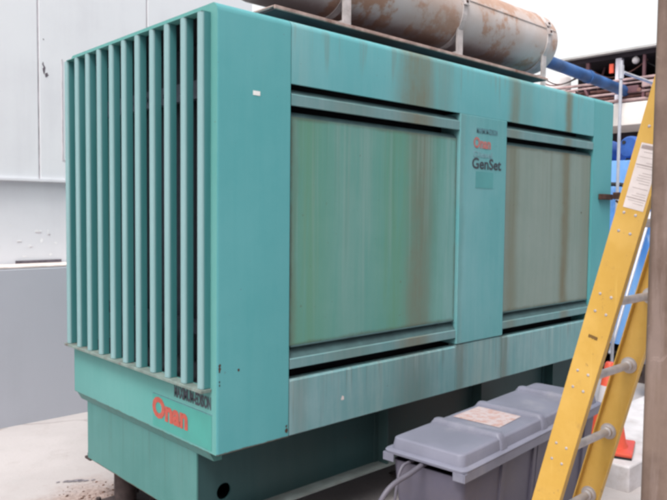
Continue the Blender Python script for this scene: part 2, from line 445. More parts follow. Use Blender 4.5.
# centre pillar
bm = bmesh.new(); box(bm, 1.5655, -.004, .262, 2.0185, .128, 1.5295, bev=.004)
pil = mesh_obj('centre_panel', bm, M['pillar'], gen)

def door(x0, x1, mat):
    bm = bmesh.new()
    extrude_x(bm, [(.014,.398),(.014,1.394),(.032,1.415),(.038,1.413),(.024,1.386),(.024,.398)], x0, x1)
    mesh_obj('access_door', bm, mat, gen)
    bm = bmesh.new()       # drip lip along the door's foot
    box(bm, x0+.004, .008, .390, x1-.004, .0235, .3975, bev=.002)
    mesh_obj('door_edge', bm, M['recess'], gen)
def bar(x0, x1, z0, z1, lipz):
    bm = bmesh.new()
    extrude_x(bm, [(0,z0),(0,z1-.004),(.004,z1),(.03,lipz),(.034,lipz-.002),(.016,z1-.006),(.016,z0)], x0, x1)
    o = mesh_obj('louvre_bar', bm, M['bar'], gen)
    o.data.materials.append(M['recess'])
    for p in o.data.polygons:
        if p.center.y > .012 and p.normal.z > .2: p.material_index = 1
for (x0, x1, mat) in ((.385, 1.560, M['door1']), (2.026, 3.094, M['door2'])):
    door(x0, x1, mat)
    bar(x0-.007, x1+.003, 1.440, 1.489, 1.511)
    bar(x0-.007, x1+.003, .299, .344, .382)
# the sloped lip at the head of each door is a return coloured darker for the shadow of the gap
for o in gen.children:
    if o.name.startswith('access_door'):
        o.data.materials.append(M['recess'])
        for p in o.data.polygons:
            if p.center.y > .018 and p.normal.z > .2 and p.center.z > 1: p.material_index = 1
# lower panels
for (x0, x1) in ((.3775, 1.563), (1.567, 2.0165), (2.0205, 3.096)):
    bm = bmesh.new()
    zt = .2515 if x1-x0 > .6 else .2585
    extrude_x(bm, [(0,.006),(0,zt-.008),(.006,zt),(.05,zt),(.05,zt-.006),(.010,zt-.010),(.010,.012),(.05,.012),(.05,0),(.008,0)], x0, x1)
    mesh_obj('lower_panel', bm, M['low'], gen)

# louvre blades: one mesh, eleven parts
def blade_bm(xb):
    bm = bmesh.new(); box(bm, -.042, -.0195, .2695, xb, .0195, 1.7608)
    bevel(bm, lambda a, b: a.x < -.04 and b.x < -.04 and abs(a.z-b.z) > .5, .011, 4)
    return bm
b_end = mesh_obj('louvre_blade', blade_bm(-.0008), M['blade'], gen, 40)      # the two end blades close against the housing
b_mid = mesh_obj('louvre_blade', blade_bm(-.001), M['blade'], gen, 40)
rnd = random.Random(21)
used = set()
for k in range(11):
    src = b_end if k in (0, 10) else b_mid
    if src.name in used: o = src.copy(); C.objects.link(o)
    else: o = src; used.add(src.name)
    o.parent = gen
    o.location = Vector((0, .064 + .1292*k + (0 if k in (0, 10) else rnd.uniform(-.002, .002)), 0)) - gen.location
    if 0 < k < 10: o.rotation_euler = (rnd.uniform(-.0016, .0016), 0, 0)
# shelf under the louvres
bm = bmesh.new(); box(bm, -.050, .036, .254, .0, 1.384, .2675, bev=.002)
mesh_obj('louvre_shelf', bm, M['lip'], gen)

bm = bmesh.new(); box(bm, -.0425, .045, 1.7612, -.0005, 1.345, 1.7652, bev=.001)
mesh_obj('louvre_head', bm, M['front'], gen)
# radiator behind the blades
bm = bmesh.new(); box(bm, .235, .06, .275, .256, 1.335, 1.755)
rad = mesh_obj('radiator', bm, M['core'], gen)
bm = bmesh.new()
for y in (.10, .52, .94):
    bm = bmesh.new(); box(bm, .17, y, .28, .20, y+.03, 1.73); mesh_obj('radiator_post', bm, M['core'], rad)
bm = bmesh.new()
box(bm, .135, .07, 1.48, .165, 1.30, 1.56)
for k in range(16): tube(bm, [(.133,.10+k*.078,1.52),(.124,.10+k*.078,1.52)], .010, 8)
mesh_obj('radiator_frame', bm, M['shroud'], rad)
bm = bmesh.new(); box(bm, .135, .07, .43, .165, 1.30, .49); mesh_obj('radiator_frame', bm, M['core'], rad)
bm = bmesh.new()
tube(bm, smooth_path([(.15,.12,.30),(.14,.13,.6),(.15,.11,.8),(.17,.2,1.0),(.17,.21,1.4)], 6), .024, 10)
tube(bm, smooth_path([(.15,.24,.32),(.15,.25,.5),(.19,.26,.62)], 6), .03, 10)
mesh_obj('coolant_hose', bm, M['black'], rad, 40)

# skid base
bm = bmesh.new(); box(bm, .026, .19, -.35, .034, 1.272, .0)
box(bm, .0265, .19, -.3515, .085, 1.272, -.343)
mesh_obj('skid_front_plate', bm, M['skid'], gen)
bm = bmesh.new()
for y0, y1, f in ((.192,.200,-1), (1.262,1.270,1)):
    box(bm, .0345, y0, -.35, 3.36, y1, -.002)
    fl = (.118, .1915) if f < 0 else (1.2705, 1.335)
    fb = bmesh.new(); box(fb, .05, fl[0], -.358, 3.36, fl[1], -.346); mesh_obj('skid_flange', fb, M['flange'], gen)
    box(bm, .05, fl[0], -.014, 3.36, fl[1], -.0025)
box(bm, 3.352, .2005, -.35, 3.36, 1.2615, -.002)
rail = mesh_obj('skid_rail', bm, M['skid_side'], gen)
c1 = bmesh.new()
bmesh.ops.create_cone(c1, cap_ends=True, segments=28, radius1=.037, radius2=.037, depth=.06,
    matrix=Matrix.Translation((.166,.196,-.245)) @ Matrix.Rotation(math.pi/2, 4, 'X'))
bool_cut(rail, [c1])
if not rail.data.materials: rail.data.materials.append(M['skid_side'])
for x in (1.15, 2.0, 2.85):
    bm = bmesh.new(); box(bm, x, .122, -.3455, x+.012, .1915, -.0145)
    box(bm, x-.03, .186, -.345, x+.0, .1915, -.015)
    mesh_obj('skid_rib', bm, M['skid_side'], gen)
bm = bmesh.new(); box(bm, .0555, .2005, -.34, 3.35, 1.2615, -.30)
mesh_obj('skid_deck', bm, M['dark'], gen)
# jacking lug at the left corner
bm = bmesh.new(); box(bm, .035, 1.2715, -.372, .13, 1.335, -.359, bev=.002)
mesh_obj('jacking_lug', bm, M['mount'], gen)
# mounts: rusty pedestal on a bolted plate, one mesh each (copies share data)
def mount_bm():
    bm = bmesh.new()
    tube(bm, [(0,0,0.012),(0,0,.245)], .058, 18)
    tube(bm, [(0,0,.21),(0,0,.2415)], .075, 18)
    box(bm, -.15, -.13, 0.001, .15, .13, .0118, bev=.003)
    for sx in (-.11,.11):
        for sy in (-.09,.09): tube(bm, [(sx,sy,.012),(sx,sy,.04)], .014, 6)
    return bm
m0 = None
for (x, y) in ((.165,1.12),(.165,.34),(1.7,1.12),(1.7,.34),(3.2,1.12),(3.2,.34)):
    if m0 is None: m0 = o = mesh_obj('isolator_mount', mount_bm(), M['mount'], gen, 30)
    else: o = m0.copy(); C.objects.link(o)
    o.parent = gen; o.location = Vector((x, y, ZG)) - gen.location

# flakes of rust and grit shed round the front mounts
bm = bmesh.new(); rnd = random.Random(4)
for k in range(900):
    a = rnd.random()*6.28; r = .05+rnd.random()**1.6*.34; q = .001+rnd.random()**4*.007
    bmesh.ops.create_icosphere(bm, subdivisions=1, radius=q, matrix=Matrix.Translation((.10+r*math.cos(a)*.8, 1.12+r*math.sin(a)*1.2, ZG+q*.3)) @ Matrix.Rotation(a,4,'X') @ Matrix.Diagonal((1.5,1,.5,1)))
M['flake'] = plain('rust_flakes', (.17,.095,.07), .9, .5, 60)
db = mesh_obj('rust_flakes', bm, M['flake']); db['kind'] = 'stuff'; db['label'] = 'rust flakes and grit on the concrete round the front mount'; db['category'] = 'debris'
# latch on the rear corner
bm = bmesh.new()
box(bm, 3.19, -.028, 1.095, 3.36, -.0005, 1.135, bev=.004)
box(bm, 3.35, -.075, 1.10, 3.385, -.0285, 1.15, bev=.006)
tube(bm, [(3.365,-.05,1.09),(3.40,-.07,1.06),(3.405,-.06,1.02)], .008, 8)
lt = mesh_obj('corner_latch', bm, M['rust'], gen); lt['label'] = 'rusty brown latch at the rear corner'

# lettering and stickers
def side_text(name, s, x, z, w, h, mat, y=-.0042, bold=.02):
    bm = text_bm(s, w, h, bold)
    for v in bm.verts: v.co = Vector((x+v.co.x, y-v.co.z-.0008, z+v.co.y))
    return mesh_obj(name, bm, mat, pil if y > -.006 else gen)
def front_text(name, s, y, z, w, h, mat, x=-.0006, bold=.02, shear=0):
    bm = text_bm(s, w, h, bold)
    for v in bm.verts: v.co = Vector((x-v.co.z-.0006, y-v.co.x, z+v.co.y))
    return mesh_obj(name, bm, mat, gen)
# (children of pil: pil is itself offset, mesh_obj handles the offset)
side_text('small_lettering', 'MAXIMUM-EDISON', 1.715, 1.435, .205, .031, M['ink_grey'], bold=.005)
side_text('red_lettering', 'Onan', 1.688, 1.352, .165, .062, M['ink_pink'], bold=.035)
side_text('ghost_lettering', 'Diesel', 1.69, 1.302, .18, .034, M['ink_ghost'], bold=.03)
side_text('model_lettering', 'GenSet', 1.678, 1.236, .285, .063, M['ink'], bold=.022)
bm = bmesh.new(); box(bm, 1.715, -.0052, 1.130, 1.885, -.0045, 1.222)
mesh_obj('teal_patch', bm, M['square_teal'], pil)
# front: fresher teal decal patch, black lettering, red lettering
bm = bmesh.new(); box(bm, -.0012, .035, .012, -.0003, .515, .158)
mesh_obj('decal_patch', bm, M['decal_teal'], gen)
bm = bmesh.new(); box(bm, -.0016, .033, .1585, -.0003, .515, .1610)
mesh_obj('decal_line', bm, M['ink_grey'], gen)
front_text('black_lettering', 'MAXIMUM-EDISON', .325, .178, .285, .054, M['ink'], bold=.035)
front_text('red_logo_lettering', 'Onan', .515, .052, .30, .098, M['ink_red'], x=-.0016, bold=.05)
bm = bmesh.new(); box(bm, .173, -.0012, 1.458, .209, -.0004, 1.476)
mesh_obj('small_sticker', bm, M['white'], gen)
# a few pale paint nicks and rust chips
bm = bmesh.new()
def chip(bm, x, z, r, y=-.0008, seed=0):
    rnd = random.Random(seed)
    n = 9
    vs = [bm.verts.new((x+math.cos(k*6.283/n)*r*(.6+.6*rnd.random()), y, z+math.sin(k*6.283/n)*r*(.6+.6*rnd.random())*1.2)) for k in range(n)]
    bm.faces.new(vs)
chip(bm, .70, .115, .011, seed=3)
mesh_obj('paint_nick', bm, M['strap'], gen)
bm = bmesh.new()
for i, (x, z, r) in enumerate([(.014,.365,.006),(.013,.352,.007),(.012,.342,.005),(.013,.30,.004),(.013,.285,.004),(.36,.03,.010),(.105,.335,.006),(2.95,1.0,.006),(.36,.05,.006)]):
    bm = bmesh.new(); chip(bm, x, z, r, seed=i+5); mesh_obj('rust_chip', bm, M['rust'], gen)

# tray and muffler on the roof
bm = bmesh.new(); box(bm, .50, .27, 1.922, 2.92, 1.13, 1.934)
tray = mesh_obj('muffler_tray', bm, M['tray'], gen)
bm = bmesh.new(); box(bm, .488, .258, 1.9225, 2.922, .2695, 1.940, bev=.003)
box(bm, .488, .270, 1.9345, .4995, 1.13, 1.940)
mesh_obj('tray_lip', bm, M['tray_lip'], tray)
bm = bmesh.new()
for x in (.75, 1.7, 2.7):
    for y in (.38, 1.04):
        bm = bmesh.new(); box(bm, x, y, 1.795, x+.06, y+.05, 1.9215); mesh_obj('tray_foot', bm, M['tray'], tray)
MY, MZ, MR = .60, 2.275, .222
bm = bmesh.new()
pts = []; rs = []
for k in range(9):
    t = k/8*math.pi/2; pts.append((.60-.09*math.cos(t)+.03, MY, MZ)); rs.append(max(.01, MR*math.sin(t)))
for k in range(1, 31): pts.append((.64+k/30*2.60, MY, MZ)); rs.append(MR)
for k in range(1, 10):
    t = k/9*math.pi/2; pts.append((3.24+.09*math.sin(t), MY, MZ)); rs.append(max(.01, MR*math.cos(t)))
tube(bm, pts, rs, 48)
muf = mesh_obj('muffler', bm, M['muffler'], gen, 40)
bm = bmesh.new()      # longitudinal folded seam, on the upper near side
aS = math.radians(163)
sy, sz = MY+math.cos(aS)*(MR+.001), MZ+math.sin(aS)*(MR+.001)
tube(bm, [(.66,sy,sz),(3.23,sy,sz)], .006, 8)
mesh_obj('muffler_seam', bm, M['muffler'], muf)
for x in (1.10, 2.10, 3.12):
    bm = bmesh.new()
    n = 40; w = .045; t = .007
    ring = []
    for k in range(n):
        a = k/n*6.2832
        ring.append([(x-w/2, MR+.0015, a), (x+w/2, MR+.0015, a), (x+w/2, MR+t, a), (x-w/2, MR+t, a)])
    vv = [[bm.verts.new((px, MY+r*math.cos(a), MZ+r*math.sin(a))) for px, r, a in q] for q in ring]
    for k in range(n):
        A, B = vv[k], vv[(k+1)%n]
        for j in range(4): bm.faces.new((A[j], A[(j+1)%4], B[(j+1)%4], B[j]))
    bmesh.ops.recalc_face_normals(bm, faces=bm.faces[:])
    # clamp lugs and bolts on the near side
    for da in (-.10, .10):
        a = aS+da*1.3; r0 = MR+.006
        c = Vector((x, MY+math.cos(a)*(r0+.012), MZ+math.sin(a)*(r0+.012)))
        box(bm, -.026, -.004, -.02, .026, .004, .02, Matrix.Translation(c) @ Matrix.Rotation(a-math.pi/2+math.pi/2, 4, 'X'))
    mesh_obj('muffler_strap', bm, M['strap'], muf)
    for da in (-.10, .10):
        bm = bmesh.new(); a = aS+da*1.3
        c = Vector((x, MY+math.cos(a)*(MR+.02), MZ+math.sin(a)*(MR+.02)))
        bmesh.ops.create_icosphere(bm, subdivisions=1, radius=.013, matrix=Matrix.Translation(c))
        mesh_obj('strap_bolt', bm, M['rust'], muf)
    bm = bmesh.new()
    box(bm, x-.028, MY-MR*.86, 1.9345, x+.028, MY-MR*.86+.012, MZ-MR*.52)
    box(bm, x-.028, MY+MR*.80, 1.9345, x+.028, MY+MR*.80+.012, MZ-MR*.52)
    box(bm, x-.028, MY-MR*.86+.0125, 2.0, x+.028, MY+MR*.80-.0005, 2.012)
    mesh_obj('saddle_bracket', bm, M['strap'], muf)

# ------------------------------------------------------------------ rear wall
wall = thing('rear_wall', 'white sheeted wall on a grey plinth behind the generator', 'wall', (-1.2, 3.25, ZG))
X0, X1 = -6.0, 2.55
bm = bmesh.new(); box(bm, X0, 2.93, ZG-.02, X1, 3.60, .555, bev=.012)
pl = mesh_obj('plinth', bm, M['wall_low'], wall)
bm = bmesh.new(); box(bm, X0, 2.932, .5555, X1, 3.228, .566)
mesh_obj('ledge', bm, M['ledge'], wall)
bm = bmesh.new(); box(bm, X0, 3.25, .555, X1, 3.6, 1.222)
mesh_obj('middle_wall', bm, M['wall_mid'], wall)
bm = bmesh.new()
for xx in [(-5.2,-4.7),(-3.9,-3.2),(-2.5,-2.1),(-1.4,-.8),(-.3,.16),(.33,.68),(1.2,1.7)]:
    bm = bmesh.new(); box(bm, xx[0], 3.235, .566, xx[1], 3.2495, .588); mesh_obj('ledge_gap', bm, M['chip'], wall)
k = 0; xs = [X0, -4.08, -3.16, -2.24, -1.32, -.41, .51, 1.43, X1]
for a, b in zip(xs[:-1], xs[1:]):
    bm = bmesh.new(); box(bm, a+.006, 3.215, 1.222, b-.006, 3.6, 3.9, bev=.004)
    mesh_obj('wall_sheet', bm, M['wall_up'], wall)
for x in xs[1:-1]:
    bm = bmesh.new(); box(bm, x-.0055, 3.222, 1.224, x+.0055, 3.3, 3.88); mesh_obj('sheet_joint', bm, M['seam'], wall)
bm = bmesh.new(); box(bm, X0, 3.188, 1.200, X1, 3.2495, 1.2215, bev=.003)
mesh_obj('drip_trim', bm, M['wall_mid'], wall)
bm = bmesh.new()
for (x0, z0, x1, z1) in ((.688,1.38,.694,2.17), (.688,1.374,.80,1.38)): box(bm, x0, 3.2105, z0, x1, 3.2148, z1)
mesh_obj('hatch_outline', bm, M['seam'], wall)
bm = bmesh.new()
def blot(bm, x, z, w, h, y, seed):
    rnd = random.Random(seed); n = 11
    vs = [bm.verts.new((x+math.cos(k*6.283/n)*w*(.5+.7*rnd.random()), y, z+math.sin(k*6.283/n)*h*(.5+.7*rnd.random()))) for k in range(n)]
    bm.faces.new(vs)
blot(bm, .553, 2.07, .012, .035, 3.2135, 1); blot(bm, .572, 2.03, .016, .02, 3.2135, 2); blot(bm, .545, 2.11, .006, .02, 3.2135, 3)
blot(bm, .55, 2.30, .006, .008, 3.2135, 8)
mesh_obj('wall_scuff', bm, M['chip'], wall)
bm = bmesh.new()
for i, (x, z, w, h) in enumerate([(.50,.815,.035,.012),(.58,.80,.012,.03),(.36,.74,.02,.012),(.12,.77,.012,.01),(.44,.70,.016,.014),(.53,.74,.014,.02),(.30,.86,.01,.008),(.64,.72,.012,.012),(.40,.62,.03,.008),(.60,.63,.015,.012)]):
    blot(bm, x, z, w, h, 3.2488, i+20)
mesh_obj('flaked_patch', bm, M['chip_l'], wall)
bm = bmesh.new()
for i, (x, z, w, h) in enumerate([(.505,.803,.035,.005),(.59,.785,.014,.006),(.36,.733,.02,.004),(.12,.763,.012,.004),(.45,.69,.016,.004)]):
    blot(bm, x, z, w, h, 3.2482, i+60)
mesh_obj('chip_shadow_edge', bm, M['seam'], wall)

# ------------------------------------------------------------------ storage tote
tote = thing('storage_tote', 'long grey plastic storage tote with a ribbed lid beside the generator', 'storage box', (1.25, -.55, ZG))
T = Matrix.Translation((.636, -.748, .020)) @ Matrix.Rotation(math.radians(4.6), 4, 'Z')
LX, LY = 1.385, .40
bm = bmesh.new()      # bin: open tapered shell
def rr(x0, y0, x1, y1, r, z, n=5):
    P = []
    for cx, cy, a0 in ((x1-r,y0+r,-90),(x1-r,y1-r,0),(x0+r,y1-r,90),(x0+r,y0+r,180)):
        for k in range(n): a = math.radians(a0+90*k/(n-1)); P.append((cx+r*math.cos(a), cy+r*math.sin(a), z))
    return P
def loft(bm, loops, M_, capa=True, capb=True):
    R_ = [[bm.verts.new(M_ @ Vector(p)) for p in L] for L in loops]; n = len(R_[0])
    for A, B in zip(R_[:-1], R_[1:]):
        for k in range(n): bm.faces.new((A[k], A[(k+1)%n], B[(k+1)%n], B[k]))
    if capa: bm.faces.new(R_[0][::-1])
    if capb: bm.faces.new(R_[-1])
loft(bm, [rr(.075,.06,LX-.075,LY-.06,.03,ZG+.002), rr(.03,.025,LX-.03,LY-.025,.03,-.079), rr(.038,.033,LX-.038,LY-.033,.025,-.079), rr(.08,.065,LX-.08,LY-.065,.02,ZG+.02)], T)
# stiffening ribs on the sides
for x in (.33, .62, .66, .98, 1.2):
    for (yb, yt, d) in ((.060,.025,-1), (LY-.060, LY-.025, 1)):
        vs = []
        for (z, y) in ((ZG+.02, yb), (-.082, yt)):
            for dx in (0, .03):
                vs.append(bm.verts.new(T @ Vector((x+dx, y+d*.010, z)))); vs.append(bm.verts.new(T @ Vector((x+dx, y-d*.004, z))))
        a = vs
        for f in ((0,2,6,4),(0,4,5,1),(2,3,7,6),(0,1,3,2),(4,6,7,5)): bm.faces.new([a[i] for i in f])
bmesh.ops.recalc_face_normals(bm, faces=bm.faces[:])
mesh_obj('bin', bm, M['tote_bin'], tote, 40)
# lid: rim, raised plateau, three ribs
bm = bmesh.new()
loft(bm, [rr(0,0,LX,LY,.03,-.046), rr(-.002,-.002,LX+.002,LY+.002,.032,-.036), rr(.003,.003,LX-.003,LY-.003,.03,-.031), rr(.020,.020,LX-.020,LY-.020,.03,-.029), rr(.027,.027,LX-.027,LY-.027,.03,.010), rr(.029,.029,LX-.029,LY-.029,.03,.014), rr(.035,.035,LX-.035,LY-.035,.028,.0175), rr(.05,.05,LX-.05,LY-.05,.02,.018)], T)
lid = mesh_obj('lid', bm, M['tote_lid'], tote, 50)
bm = bmesh.new()      # hanging skirt, open in the middle of the left end
t = .006
box(bm, 0, 0, -.080, LX, t, -.0462, T, .001); box(bm, 0, LY-t, -.080, LX, LY, -.0462, T, .001)
box(bm, LX-t, t+.0005, -.080, LX, LY-t-.0005, -.0462, T, .001)
box(bm, 0, t+.0005, -.080, t, .055, -.0462, T, .001); box(bm, 0, LY-.055, -.080, t, LY-t-.0005, -.0462, T, .001)
mesh_obj('lid_skirt', bm, M['tote_lid'], lid)
bm = bmesh.new()
for x in (.340, .725, 1.145):
    bm = bmesh.new(); loft(bm, [rr(x-.030,.012,x+.030,LY-.012,.012,-.0285), rr(x-.026,.022,x+.026,LY-.022,.014,.014), rr(x-.020,.036,x+.020,LY-.036,.014,.034), rr(x-.013,.048,x+.013,LY-.048,.010,.037)], T)
    mesh_obj('lid_rib', bm, M['tote_lid'], lid, 50)
bm = bmesh.new()
vs = [bm.verts.new((x, y, .0398)) for x, y in ((1.075,-.612),(1.300,-.582),(1.290,-.352),(1.058,-.370))]
bm.faces.new(vs)
mesh_obj('lid_label', bm, M['lid_label'], lid)

# cables out of the tote's end
def cable(name, pts, r, mat, label, cat, group=None):
    bm = bmesh.new(); tube(bm, smooth_path(pts, 10), r, 12)
    return tag(mesh_obj(name, bm, mat, None, 60), label, cat, group)
cable('power_cable', [(.74,-.52,-.045),(.64,-.54,-.040),(.54,-.56,-.045),(.40,-.56,-.079),(.33,-.53,-.22),(.31,-.48,-.42),(.30,-.40,-.575),(.22,-.30,-.585),(.05,-.36,-.585)], .0105, M['cable'],
      'thick grey cable curving out of the tote end down to the ground', 'cable')
cable('thin_cable', [(.74,-.47,-.05),(.63,-.475,-.045),(.575,-.478,-.058),(.545,-.48,-.13),(.515,-.485,-.30),(.51,-.49,-.58),(.50,-.60,-.59)], .0065, M['cable'],
      'thinner grey cable hanging straight down the end of the tote', 'cable')
# dark hose stub under the skid
cable('black_hose', [(2.0,.10,-.58),(2.02,.07,-.35),(2.05,.06,-.19),(2.14,.06,-.16),(2.24,.07,-.28),(2.32,.1,-.59)], .016, M['black'],
      'black hose looping against the dark skid rail behind the tote', 'hose')

# ------------------------------------------------------------------ ladder
N = Vector((.844, -1.1015, .3765)); th = .258; S = .30
UP = Vector((0, -math.sin(th), math.cos(th))); PP = Vector((0, math.cos(th), math.sin(th))); XX = Vector((1,0,0))
LW = .41
lad = thing('extension_ladder', 'yellow fibreglass ladder with grey rungs leaning in front of the tote', 'ladder', (N.x+LW/2, -.84, ZG))
def lp(x, d, t): return N + XX*x + PP*d + UP*t
T0 = -(N.z-ZG)/math.cos(th)+.012; T1 = 2.45
WB, FL, TH = .104, .030, .005
for side in (0, 1):
    bm = bmesh.new()
    # C channel: web outside, flanges inward
    sg = 1 if side == 0 else -1; xo = 0 if side == 0 else LW
    prof = [(0,-WB/2),(FL,-WB/2),(FL,-WB/2+TH),(TH,-WB/2+TH),(TH,WB/2-TH),(FL,WB/2-TH),(FL,WB/2),(0,WB/2)]
    a = [bm.verts.new(lp(xo+sg*x, d, T0+.02)) for x, d in prof]; b = [bm.verts.new(lp(xo+sg*x, d, T1)) for x, d in prof]
    n = len(prof)
    for i in range(n): bm.faces.new((a[i], a[(i+1)%n], b[(i+1)%n], b[i]))
    bm.faces.new(a); bm.faces.new(b)
    bmesh.ops.recalc_face_normals(bm, faces=bm.faces[:])
    bevel(bm, lambda p, q: (p-q).length > 1, .0015, 2)
    r = mesh_obj('side_rail', bm, M['yellow'], lad)
    bm = bmesh.new()
    x0, x1 = (-.006, .034) if side == 0 else (LW-.034, LW+.006)
    q = [lp(x, d, tt) for tt in (T0-.008, T0+.055) for x in (x0, x1) for d in (-WB/2-.006, WB/2+.006)]
    v = [bm.verts.new(p) for p in q]
    for f in ((0,1,3,2),(4,6,7,5),(0,4,5,1),(2,3,7,6),(0,2,6,4),(1,5,7,3)): bm.faces.new([v[i] for i in f])
    bmesh.ops.recalc_face_normals(bm, faces=bm.faces[:])
    mesh_obj('rubber_foot', bm, M['black'], lad)
    if side == 0: near_rail = r
# rungs: one mesh with end plates and rivets, copies along the rail
Rm = Matrix((( XX.x, PP.x, UP.x, 0),(XX.y, PP.y, UP.y, 0),(XX.z, PP.z, UP.z, 0),(0,0,0,1)))
bm = bmesh.new()
tube(bm, [(TH,0,0),(.012,0,0),(.014,0,0),(.03,0,0),(.034,0,0),(LW-.034,0,0),(LW-.03,0,0),(LW-.014,0,0),(LW-.012,0,0),(LW-TH,0,0)], [.027,.027,.022,.022,.0158,.0158,.022,.022,.027,.027], 20)
for xa, xb in ((TH, TH+.004), (LW-TH-.004, LW-TH)): tube(bm, [(xa+.0003,0,0),(xb+.0003,0,0)], .033, 20)
for xo, sg in ((0,-1), (LW,1)):
    for dy in (-.021, .021):
        for dz in (-.033, .033):
            tube(bm, [(xo-sg*.002, dy, dz), (xo+sg*.0015, dy, dz), (xo+sg*.0028, dy, dz)], [.0052,.0052,.003], 8)
for v in bm.verts: v.co = Rm @ v.co
r0 = mesh_obj('rung', bm, M['alu'], lad, 40)
for k in range(-3, 8):
    if k == -3: o = r0
    else: o = r0.copy(); C.objects.link(o)
    o.parent = lad; o.location = (N + UP*(S*k)) - lad.location
# warning label on the near rail
def rail_quad(bm, d0, d1, t0, t1, out=.0012):
    vs = [bm.verts.new(lp(-out, d, t)) for d, t in ((d1,t0),(d0,t0),(d0,t1),(d1,t1))]
    bm.faces.new(vs)
bm = bmesh.new(); rail_quad(bm, -.042, .030, S*2.17, S*2.92)
M['rail_label'] = plain('rail_label', (.70,.62,.60), .6, .06, 20)
lb = mesh_obj('warning_label', bm, M['rail_label'], lad)
bm = bmesh.new()
rnd = random.Random(5)
rail_quad(bm, -.040, .026, S*2.855, S*2.90, .0018)
tt = S*2.82
for i in range(22):
    w = .03+rnd.random()*.03
    if i in (5, 18): rail_quad(bm, -.040, .028, tt-.001, tt+.002, .0018)
    elif i % 2 == 0 or rnd.random() < .3: rail_quad(bm, -.036, -.036+w, tt, tt+.0014, .0018)
    tt -= .0088
M['label_print'] = plain('label_print', (.36,.29,.28), .6, .1, 30)
mesh_obj('label_text', bm, M['label_print'], lb)
bm = bmesh.new()
rnd = random.Random(9)
for k in range(9): rail_quad(bm, -.016+k*.004, -.0135+k*.004, S*.55+rnd.random()*.003, S*.595, .0012)
mesh_obj('stamped_mark', bm, M['rust'], lad)

# ------------------------------------------------------------------ steel column, right foreground
col_ = thing('steel_column', 'brown painted steel column close to the camera at right edge', 'column', (.43, -1.62, ZG))
ax = Vector((.327, -1.537, 0))
bm = bmesh.new(); box(bm, 0, -.20, ZG, .20, 0, 2.62, Matrix.Translation(ax) @ Matrix.Rotation(math.radians(-8), 4, 'Z'))
bevel(bm, lambda a, b: abs(a.z-b.z) > 1, .022, 5)
mesh_obj('post', bm, M['column'], col_, 50)
bm = bmesh.new(); box(bm, .16, -1.86, 2.621, 3.6, -1.70, 2.80, bev=.006)
mesh_obj('crossbeam', bm, M['column'], col_)
bm = bmesh.new(); box(bm, -.06, -.27, ZG+.001, .26, .06, ZG+.016, Matrix.Translation(ax) @ Matrix.Rotation(math.radians(-8), 4, 'Z'), .002)
mesh_obj('base_plate', bm, M['column'], col_)

# ------------------------------------------------------------------ right middle distance
# white kerb slab on which the cone stands
kerb = bmesh.new()
box(kerb, 2.36, -.64, ZG-.01, 5.2, -.02, -.45, Matrix.Translation((0,0,0)), .012, 3)
tag(mesh_obj('concrete_kerb', kerb, M['kerb']), 'low white concrete kerb block on the ground behind the ladder', 'kerb')
# traffic cone
cone = thing('traffic_cone', 'orange traffic cone with a pale collar beyond the tote end', 'traffic cone', (2.56, -.415, -.449))
cz = -.449
CX, CY = 2.56, -.415
bm = bmesh.new()
A = Matrix.Translation((CX,CY,cz)) @ Matrix.Rotation(math.radians(20), 4, 'Z')
box(bm, -.15, -.15, .012, .15, .15, .036, A, .008)
mesh_obj('base', bm, M['orange'], cone)
bm = bmesh.new(); box(bm, -.147, -.147, .0005, .147, .147, .0118, A)
mesh_obj('base_rubber', bm, M['black'], cone)
bm = bmesh.new(); tube(bm, [A @ Vector((0,0,z)) for z in (.037,.046,.53,.54)], [.118,.108,.028,.022], 28)
mesh_obj('cone_body', bm, M['orange'], cone, 50)
bm = bmesh.new(); tube(bm, [A @ Vector((0,0,z)) for z in (.30,.40)], [.0685, .052], 28, cap=False)
mesh_obj('collar', bm, M['cone_white'], cone, 50)

# galvanised scaffold pole with a rail
sc = thing('scaffold_frame', 'thin galvanised scaffold poles with a top rail behind the generator corner', 'scaffold', (4.25, .35, ZG))
for (x, y) in ((4.25,.35),(5.6,.35)):
    bm = bmesh.new(); tube(bm, [(x,y,ZG+.008),(x,y,2.28)], .013, 12); tube(bm, [(x,y,2.13),(x,y,2.24)], .022, 12); tube(bm, [(x,y,ZG+.001),(x,y,ZG+.01)], .07, 12)
    mesh_obj('upright', bm, M['galv'], sc, 40)
bm = bmesh.new(); tube(bm, [(4.25,.33,2.18),(5.6,.33,2.16)], .013, 10); mesh_obj('top_rail', bm, M['galv'], sc, 40)
bm = bmesh.new(); tube(bm, [(4.25,.372,-.2),(5.6,.372,2.0)], .014, 10); mesh_obj('brace', bm, M['galv'], sc, 40)

